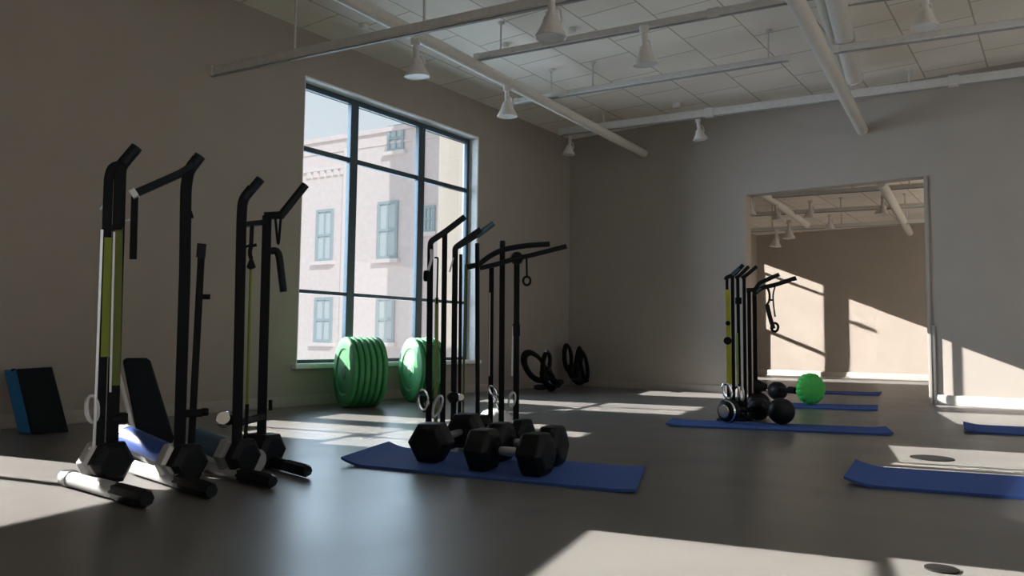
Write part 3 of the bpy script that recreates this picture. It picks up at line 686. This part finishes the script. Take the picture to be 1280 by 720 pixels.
clip((2.570, -5.623, 0.263), .026, .055, .1, nE, .009, 'carabiner', 'chrome', s)
clip((2.630, -5.569, 0.228), .020, .06, -.3, nE, .008, 'carabiner', 'silver', s)

F1_ = (2.547, -5.295, 0.000); nF = (-0.647, 0.763, 0.000)
s = thing('training_stand', F1_, 'slim black stand with a teal tipped double grip, in the middle group', 'training stand')
base_disc(F1_, .10, s)
bar([(2.527, -5.312, 0.014), (2.521, -5.316, 1.131)], .034, .028, nF, 'post', 'black', s)
bar([(2.534, -5.266, 0.010), (2.528, -5.272, 1.111)], .020, .02, nF, 'rear_post', 'black', s)
bar([(2.521, -5.316, 1.107), (2.521, -5.317, 1.145), (2.539, -5.301, 1.165), (2.636, -5.219, 1.260)], .034, .03, nF, 'top_bar', 'grip', s)
bar([(2.593, -5.203, 1.226), (2.670, -5.138, 1.306)], .036, .036, nF, 'grip', 'teal', s, rnd=True)
bar([(2.526, -5.286, 1.153), (2.601, -5.197, 1.231)], .02, .02, nF, 'grip_shaft', 'black', s, rnd=True)
bar([(2.521, -5.330, 1.086), (2.504, -5.344, 1.000)], .010, .01, nF, 'strap_buckle', 'silver', s, rnd=True)
bar([(2.537, -5.237, 1.055), (2.538, -5.237, 0.144)], .012, .008, nF, 'resistance_strap', 'olive', s)['label'] = 'thin olive strap'
knob((2.535, -5.331, 0.258), .035, (.6, -.7, .2), 'pulley', 'black', s, .05)
knob((2.564, -5.293, 0.258), .024, (.6, -.7, .2), 'pulley_cap', 'chrome', s, .04)
weight((2.591, -5.231, 0.049), (.4, .9, 0), .085, .09, s, back=False)

G1_ = (2.567, -5.133, 0.000); nG = (-0.627, 0.779, 0.000)
s = thing('training_pole', G1_, 'single plain black pole without a grip, at the right edge of the window', 'training pole')
base_disc(G1_, .09, s)
bar([(2.567, -5.133, 0.010), (2.552, -5.146, 1.181)], .028, .028, nG, 'pole', 'black', s, rnd=True)
knob((2.552, -5.146, 1.181), .0145, (0, 0, 1), 'pole_cap', 'grip', s, .02)

H1_ = (2.665, -4.997, 0.000); nH = (-0.599, 0.801, 0.000)
s = thing('training_stand', H1_, 'black three post stand with two long curved arms and a silver dome base', 'training stand')
b = MB(); b.lathe([(0, .0), (.13, 0), (.13, .02), (.125, .05), (.11, .09), (.083, .12), (.045, .138), (0, .144)], (2.349, -4.675, 0.000), (0, 0, 1), 40); b.build('dome_base', M['pearl'], s)
bar([(2.561, -5.000, 0.026), (2.555, -5.004, 1.060)], .030, .026, nH, 'post', 'black', s)
bar([(2.651, -5.008, 0.009), (2.645, -5.012, 1.195)], .034, .028, nH, 'post', 'black', s)
bar([(2.723, -4.954, 0.010), (2.717, -4.958, 1.111)], .036, .030, nH, 'post', 'black', s)
bar([(2.484, -5.158, 1.045), (2.539, -5.116, 1.061), (2.594, -5.075, 1.117), (2.657, -5.028, 1.157), (2.764, -4.948, 1.184), (2.891, -4.853, 1.196)], .034, .034, nH, 'curved_arm', 'grip', s, .12, rnd=True)
bar([(2.566, -5.134, 1.038), (2.652, -5.069, 1.064), (2.723, -5.016, 1.095), (2.801, -4.957, 1.116), (2.990, -4.816, 1.179)], .030, .03, nH, 'curved_arm', 'grip', s, .12, rnd=True)
bar([(2.553, -5.006, 1.060), (2.743, -4.977, 1.103)], .026, .026, nH, 'top_bracket', 'black', s, rnd=True)
knob((2.729, -4.974, 1.104), .04, V(nH), 'arm_clamp', 'black', s, .07)
knob((2.645, -5.012, 1.200), .018, (0, 0, 1), 'post_cap', 'grip', s, .03)
bar([(2.794, -4.963, 1.116), (2.797, -4.961, 0.988)], .012, .01, nH, 'ring_strap', 'black', s)
clip((2.797, -4.961, 0.963), .022, .026, 0, nH, .0075, 'ring', 'black', s)
bar([(2.719, -4.957, 0.699), (2.720, -4.956, 0.625)], .044, .038, nH, 'collar', 'black', s)
bar([(2.707, -4.978, 0.684), (2.706, -4.979, 0.380)], .010, .01, nH, 'side_rail', 'silver', s)
bar([(2.555, -5.017, 0.893), (2.557, -5.015, 0.376)], .008, .008, nH, 'side_rail', 'silver', s)
for (u, tl) in (((2.607, -5.041, 0.285), .5), ((2.627, -5.026, 0.242), .5), ((2.639, -5.017, 0.203), .4)):
    clip(u, .016, .036, tl, nH, .007, 'chain_link', 'chrome', s)
clip((2.713, -4.986, 0.235), .018, .045, -.2, nH, .007, 'carabiner', 'silver', s)

# ------------------------------------------------------------ far cluster before the doorway
I1_ = (3.373, -3.059, 0.000); nI = (-0.345, 0.939, 0.000)
s = thing('training_stand', I1_, 'slim black stand with a wide yellow strap, near the doorway', 'training stand')
base_disc(I1_, .11, s)
bar([(3.357, -3.065, 0.017), (3.351, -3.067, 1.107)], .022, .022, nI, 'post', 'black', s)
bar([(3.393, -3.052, 0.019), (3.390, -3.053, 1.107)], .026, .024, nI, 'post', 'black', s)
bar([(3.342, -3.070, 1.083), (3.348, -3.068, 1.101), (3.404, -3.048, 1.125), (3.465, -3.025, 1.198)], .030, .03, nI, 'top_bar', 'grip', s)
bar([(3.397, -3.082, 1.123), (3.447, -3.063, 1.171)], .026, .02, nI, 'grip_band', 'teal', s)
bar([(3.371, -3.081, 0.285), (3.362, -3.084, 1.007)], .036, .008, nI, 'resistance_strap', 'yellow', s)['label'] = 'wide yellow green strap'
b = MB(); b.lathe([(0, 0), (.03, 0), (.03, .012), (0, .012)], (3.367, -3.104, 0.614), nI, 20); b.build('strap_buckle', M['black'], s)
b = MB(); b.lathe([(0, 0), (.018, 0), (.018, .012), (0, .012)], (3.370, -3.102, 0.748), nI, 16); b.build('strap_buckle', M['black'], s)
clip((3.361, -3.106, 0.232), .028, .06, .25, nI, .012, 'carabiner', 'chrome', s)
clip((3.332, -3.095, 0.133), .03, .035, 0, nI, .008, 'carabiner', 'metal', s)
knob((3.363, -3.062, 0.139), .04, (.5, -.8, 0), 'pulley', 'black', s, .06)

J1_ = (3.388, -2.889, 0.000); nJ = (-0.334, 0.943, 0.000)
s = thing('training_stand', J1_, 'slim black stand with two short rising grips, near the doorway', 'training stand')
base_disc(J1_, .10, s)
bar([(3.382, -2.891, 0.018), (3.374, -2.894, 1.119)], .026, .024, nJ, 'post', 'black', s)
bar([(3.408, -2.840, 0.016), (3.406, -2.840, 1.122)], .026, .024, nJ, 'post', 'black', s)
bar([(3.357, -2.900, 1.107), (3.385, -2.890, 1.125), (3.454, -2.866, 1.200)], .028, .028, nJ, 'grip', 'grip', s)
bar([(3.389, -2.846, 1.109), (3.423, -2.834, 1.134), (3.498, -2.808, 1.203)], .028, .028, nJ, 'grip', 'grip', s)
bar([(3.380, -2.924, 0.280), (3.375, -2.926, 0.677)], .016, .008, nJ, 'resistance_strap', 'palegreen', s)['label'] = 'pale green strap'
bar([(3.381, -2.902, 0.904), (3.382, -2.902, 0.954)], .05, .04, nJ, 'collar', 'black', s)
clip((3.369, -2.938, 0.212), .02, .05, -.2, nJ, .010, 'carabiner', 'chrome', s)
clip((3.408, -2.924, 0.207), .014, .05, .1, nJ, .008, 'carabiner', 'metal', s)
knob((3.377, -2.893, 0.105), .05, (.5, -.8, 0), 'pulley', 'black', s, .07)

K1_ = (3.391, -2.639, 0.000); nK = (-0.321, 0.947, 0.000)
s = thing('training_stand', K1_, 'black stand with two long bent arms pointing right into the doorway', 'training stand')
base_disc(K1_, .11, s)
bar([(3.379, -2.643, 0.019), (3.377, -2.644, 1.046)], .030, .026, nK, 'post', 'black', s)
bar([(3.410, -2.601, 0.018), (3.408, -2.602, 1.035)], .034, .026, nK, 'post', 'black', s)
bar([(3.359, -2.650, 1.027), (3.424, -2.628, 1.033), (3.453, -2.618, 1.085), (3.599, -2.568, 1.154)], .032, .03, nK, 'bent_arm', 'grip', s)
bar([(3.418, -2.651, 0.992), (3.482, -2.629, 1.050), (3.558, -2.604, 1.062), (3.725, -2.547, 1.122)], .034, .034, nK, 'bent_arm', 'grip', s, .06)
bar([(3.448, -2.662, 1.010), (3.477, -2.652, 1.043)], .016, .012, nK, 'arm_band', 'teal', s)
bar([(3.380, -2.643, 0.108), (3.438, -2.623, 0.142)], .07, .05, nK, 'lower_clamp', 'black', s)
b = MB(); b.lathe([(0, 0), (.07, 0), (.02, .10), (0, .10)], (3.395, -2.585, 0.247), V(nK).cross(V((0, 0, 1))), 20); b.build('cone_weight', M['black'], s)
# strap with handle hanging from the bent arm
hs = thing('hanging_strap', (3.543, -2.619, 1.043), 'black looped strap handle hanging from the long bent arm', 'strap')
b = MB(); b.sweep(bend([(3.519, -2.643, 1.061), (3.542, -2.635, 1.003), (3.541, -2.636, 0.939), (3.518, -2.644, 0.900)], .04), 0, rect=(.018, .012), up=nK); b.build('strap', M['black'], hs)
b = MB(); b.sweep(bend([(3.583, -2.622, 1.060), (3.565, -2.628, 0.990), (3.569, -2.626, 0.894), (3.580, -2.623, 0.810)], .04), 0, rect=(.012, .012), up=nK); b.build('strap', M['black'], hs)
b = MB(); b.sweep(bend([(3.523, -2.642, 0.907), (3.540, -2.636, 0.810), (3.567, -2.627, 0.714)], .05), 0, rect=(.034, .022), up=nK); b.build('strap_handle', M['grip'], hs)
b = MB(); b.sweep(loop((3.576, -2.624, 0.727), .026, .034, V(nK).cross(V((0, 0, 1))), V((0, 0, 1)), 24), .010, 8, closed=True); b.build('ring', M['black'], hs)
b = MB(); b.sweep([(3.541, -2.636, 0.945), (3.570, -2.626, 0.945)], .008, 8); b.build('strap_bar', M['black'], hs)

# ------------------------------------------------------------ light
w = bpy.data.worlds.new('sky'); scene.world = w; w.use_nodes = True
nt = w.node_tree; bg = nt.nodes['Background']
tc = nt.nodes.new('ShaderNodeTexCoord'); sp = nt.nodes.new('ShaderNodeSeparateXYZ'); cr = nt.nodes.new('ShaderNodeValToRGB')
nt.links.new(tc.outputs['Generated'], sp.inputs[0]); nt.links.new(sp.outputs['Z'], cr.inputs['Fac'])
cr.color_ramp.elements[0].color = (.83, .86, .88, 1); cr.color_ramp.elements[1].color = (.52, .70, .90, 1)
nt.links.new(cr.outputs['Color'], bg.inputs['Color']); bg.inputs['Strength'].default_value = 1.0

DIR = V((1, .25, -.44)).normalized(); AZ = V((1, .25, 0)).normalized(); NZ = V((-.25, 1, 0)).normalized(); SE = math.sin(math.atan2(.44, math.hypot(1, .25)))
E2 = NZ.cross(DIR).normalized()
if E2.z < 0: E2 = -E2
SUN = (1.0, .94, .875)
def beam(target, size_n, size_v, E, back):
    """added rectangular area lamp standing in for a shaft of low sun, falling on 'target'"""
    l = bpy.data.lights.new('sun_patch_lamp', 'AREA'); l.shape = 'RECTANGLE'; l.size = size_n; l.size_y = size_v; l.spread = math.radians(.7)
    l.energy = E*size_n*size_v; l.color = SUN
    o = bpy.data.objects.new('sun_patch_lamp', l); COL.objects.link(o)
    z = -DIR; x = NZ; y = z.cross(x)
    o.matrix_world = Matrix(((x.x, y.x, z.x, 0), (x.y, y.y, z.y, 0), (x.z, y.z, z.z, 0), (0, 0, 0, 1)))
    o.location = V(target)-DIR*back
    return o
EF, EW = 33., 31.
def floor_patch(u0, u1, v0, v1, back=None, E=None):
    c = AZ*((u0+u1)/2)+NZ*((v0+v1)/2)
    ext_ = (u1-u0)/2
    if back is None: back = max(.25, min(2.2, (c.x-.25-ext_*.0)/DIR.x))
    back = max(back, ext_*math.cos(math.atan2(.44, 1.03))+.03)
    beam((c.x, c.y, 0), v1-v0, (u1-u0)*SE, E or EF, back)
def wall_patch(y, x0, x1, w0, w1, back, E=None, split=1):
    if split > 1:
        for k in range(split): wall_patch(y, x0, x1, w0+(w1-w0)*k/split, w0+(w1-w0)*(k+1)/split, back, E)
        return
    xc = (x0+x1)/2; zc = (w0+w1)/2-.414*xc
    beam((xc, y, zc), (x1-x0)/(.9701*4+.2425), (w1-w0)/1.088, E or EW, back)
# added lamps for the sun patches, first near the left edge
floor_patch(-.9, .79, -7.61, -7.255, 1.6); floor_patch(-.9, .79, -9.2, -7.66, 1.6)
# foreground
floor_patch(2.49, 3.29, -9.0, -7.43, 2.2); floor_patch(3.35, 4.6, -9.0, -7.37, 2.2)
# beside the curled mat
floor_patch(3.54, 5.4, -5.40, -4.72, 2.0); floor_patch(3.50, 5.4, -5.52, -5.44, 2.0); floor_patch(3.45, 5.4, -5.70, -5.60, 2.0)
# under the window, left part
floor_patch(-.36, .62, -5.07, -4.70); floor_patch(-.52, .58, -5.69, -5.34); floor_patch(-.22, .46, -6.06, -5.73); floor_patch(.62, 1.0, -5.79, -5.40); floor_patch(.52, 1.10, -6.18, -5.83)
floor_patch(.72, 1.14, -5.34, -4.95); floor_patch(1.14, 1.76, -5.25, -4.97); floor_patch(1.0, 1.42, -4.93, -4.66)
# under the window, right part
floor_patch(.05, 1.17, -3.10, -2.68); floor_patch(.25, 1.15, -3.52, -3.18); floor_patch(1.25, 2.14, -3.00, -2.56); floor_patch(1.22, 2.08, -3.46, -3.06)
floor_patch(1.23, 2.4, -1.35, -.55)
# right wall and the floor before it
wall_patch(0, 4.37, 4.52, 1.86, 2.50, .45); wall_patch(0, 4.615, 5.6, 1.80, 2.49, 1.6)
floor_patch(4.13, 5.6, -3.1, -2.0, 1.6)
# far room
wall_patch(5.669, .86, 1.90, 1.23, 2.25, .62, split=4); wall_patch(5.669, .84, 1.90, 2.30, 2.45, .62); wall_patch(5.669, .94, 1.90, .15, 1.16, .62, split=4)
wall_patch(5.669, 2.34, 2.78, .75, 1.94, 1.2); wall_patch(5.669, 2.34, 2.78, 2.0, 2.37, 1.2); wall_patch(5.669, 2.78, 3.9, .9, 2.36, 1.2)
floor_patch(2.1, 5.4, 3.2, 4.2, 1.2); 
# added lamps for window light on the green plates
for y in (-4.17, -3.36): beam((.30, y, .56), .50, .28, 14, .28)
l = bpy.data.lights.new('oblique_daylight', 'AREA'); l.shape = 'RECTANGLE'; l.size = 2.2; l.size_y = 2.5; l.energy = 36; l.color = (.72, .84, 1.0); l.spread = math.radians(80)
o = bpy.data.objects.new('oblique_daylight', l); COL.objects.link(o); o.location = (-.9, -4.1, 1.8); o.rotation_euler = V((.72, .68, -.16)).to_track_quat('-Z', 'Y').to_euler()
# unseen lit floor added for bounce, around the camera and in the far room
floor_patch(5.0, 7.6, -6.9, -4.4, 3.0, 118); floor_patch(5.6, 7.6, -3.6, -2.2, 3.0, 30); floor_patch(3.4, 5.8, -13.2, -9.9, 3.0, 88); pass
floor_patch(5.2, 7.0, -.1, 2.6, 1.5, 88)
# daylight coming in at the window
l = bpy.data.lights.new('daylight', 'AREA'); l.shape = 'RECTANGLE'; l.size = 2.4; l.size_y = 2.5; l.energy = 60; l.color = (.55, .78, 1.0)
o = bpy.data.objects.new('daylight', l); COL.objects.link(o); o.location = (-.6, -3.25, 1.75); o.rotation_euler = (0, -math.radians(82), 0)
# added fill lamps behind invented openings in the right hand wall, out of view
for y in (-10.1, -6.5, -2.9):
    l = bpy.data.lights.new('side_fill', 'AREA'); l.shape = 'RECTANGLE'; l.size = 2.3; l.size_y = 2.8; l.energy = 5; l.color = (1, .93, .85)
    o = bpy.data.objects.new('side_fill', l); COL.objects.link(o); o.location = (RX+.3, y, 1.75); o.rotation_euler = (0, math.radians(90), 0)
l = bpy.data.lights.new('far_fill', 'AREA'); l.shape = 'RECTANGLE'; l.size = 1.8; l.size_y = 3.; l.energy = 30; l.color = (1, .9, .8)  # added fill lamp inside the far room, no window behind it
o = bpy.data.objects.new('far_fill', l); COL.objects.link(o); o.location = (X21-.05, 2.8, 1.3); o.rotation_euler = (0, math.radians(90), 0)
# second sun added to light the buildings outside, coming from behind the room
l = bpy.data.lights.new('outdoor_fill_sun', 'SUN'); l.energy = 2.2; l.color = (1, .96, .92); l.angle = .01
o = bpy.data.objects.new('outdoor_fill_sun', l); COL.objects.link(o); o.rotation_euler = V((-.75, .45, -.55)).to_track_quat('-Z', 'Y').to_euler()

scene.view_settings.view_transform = 'Standard'; scene.view_settings.look = 'None'
scene.view_settings.exposure = 0; scene.view_settings.gamma = 1
scene.cycles.use_denoising = True
scene.cycles.max_bounces = 8; scene.cycles.diffuse_bounces = 5; scene.cycles.sample_clamp_indirect = 4; scene.cycles.caustics_reflective = False
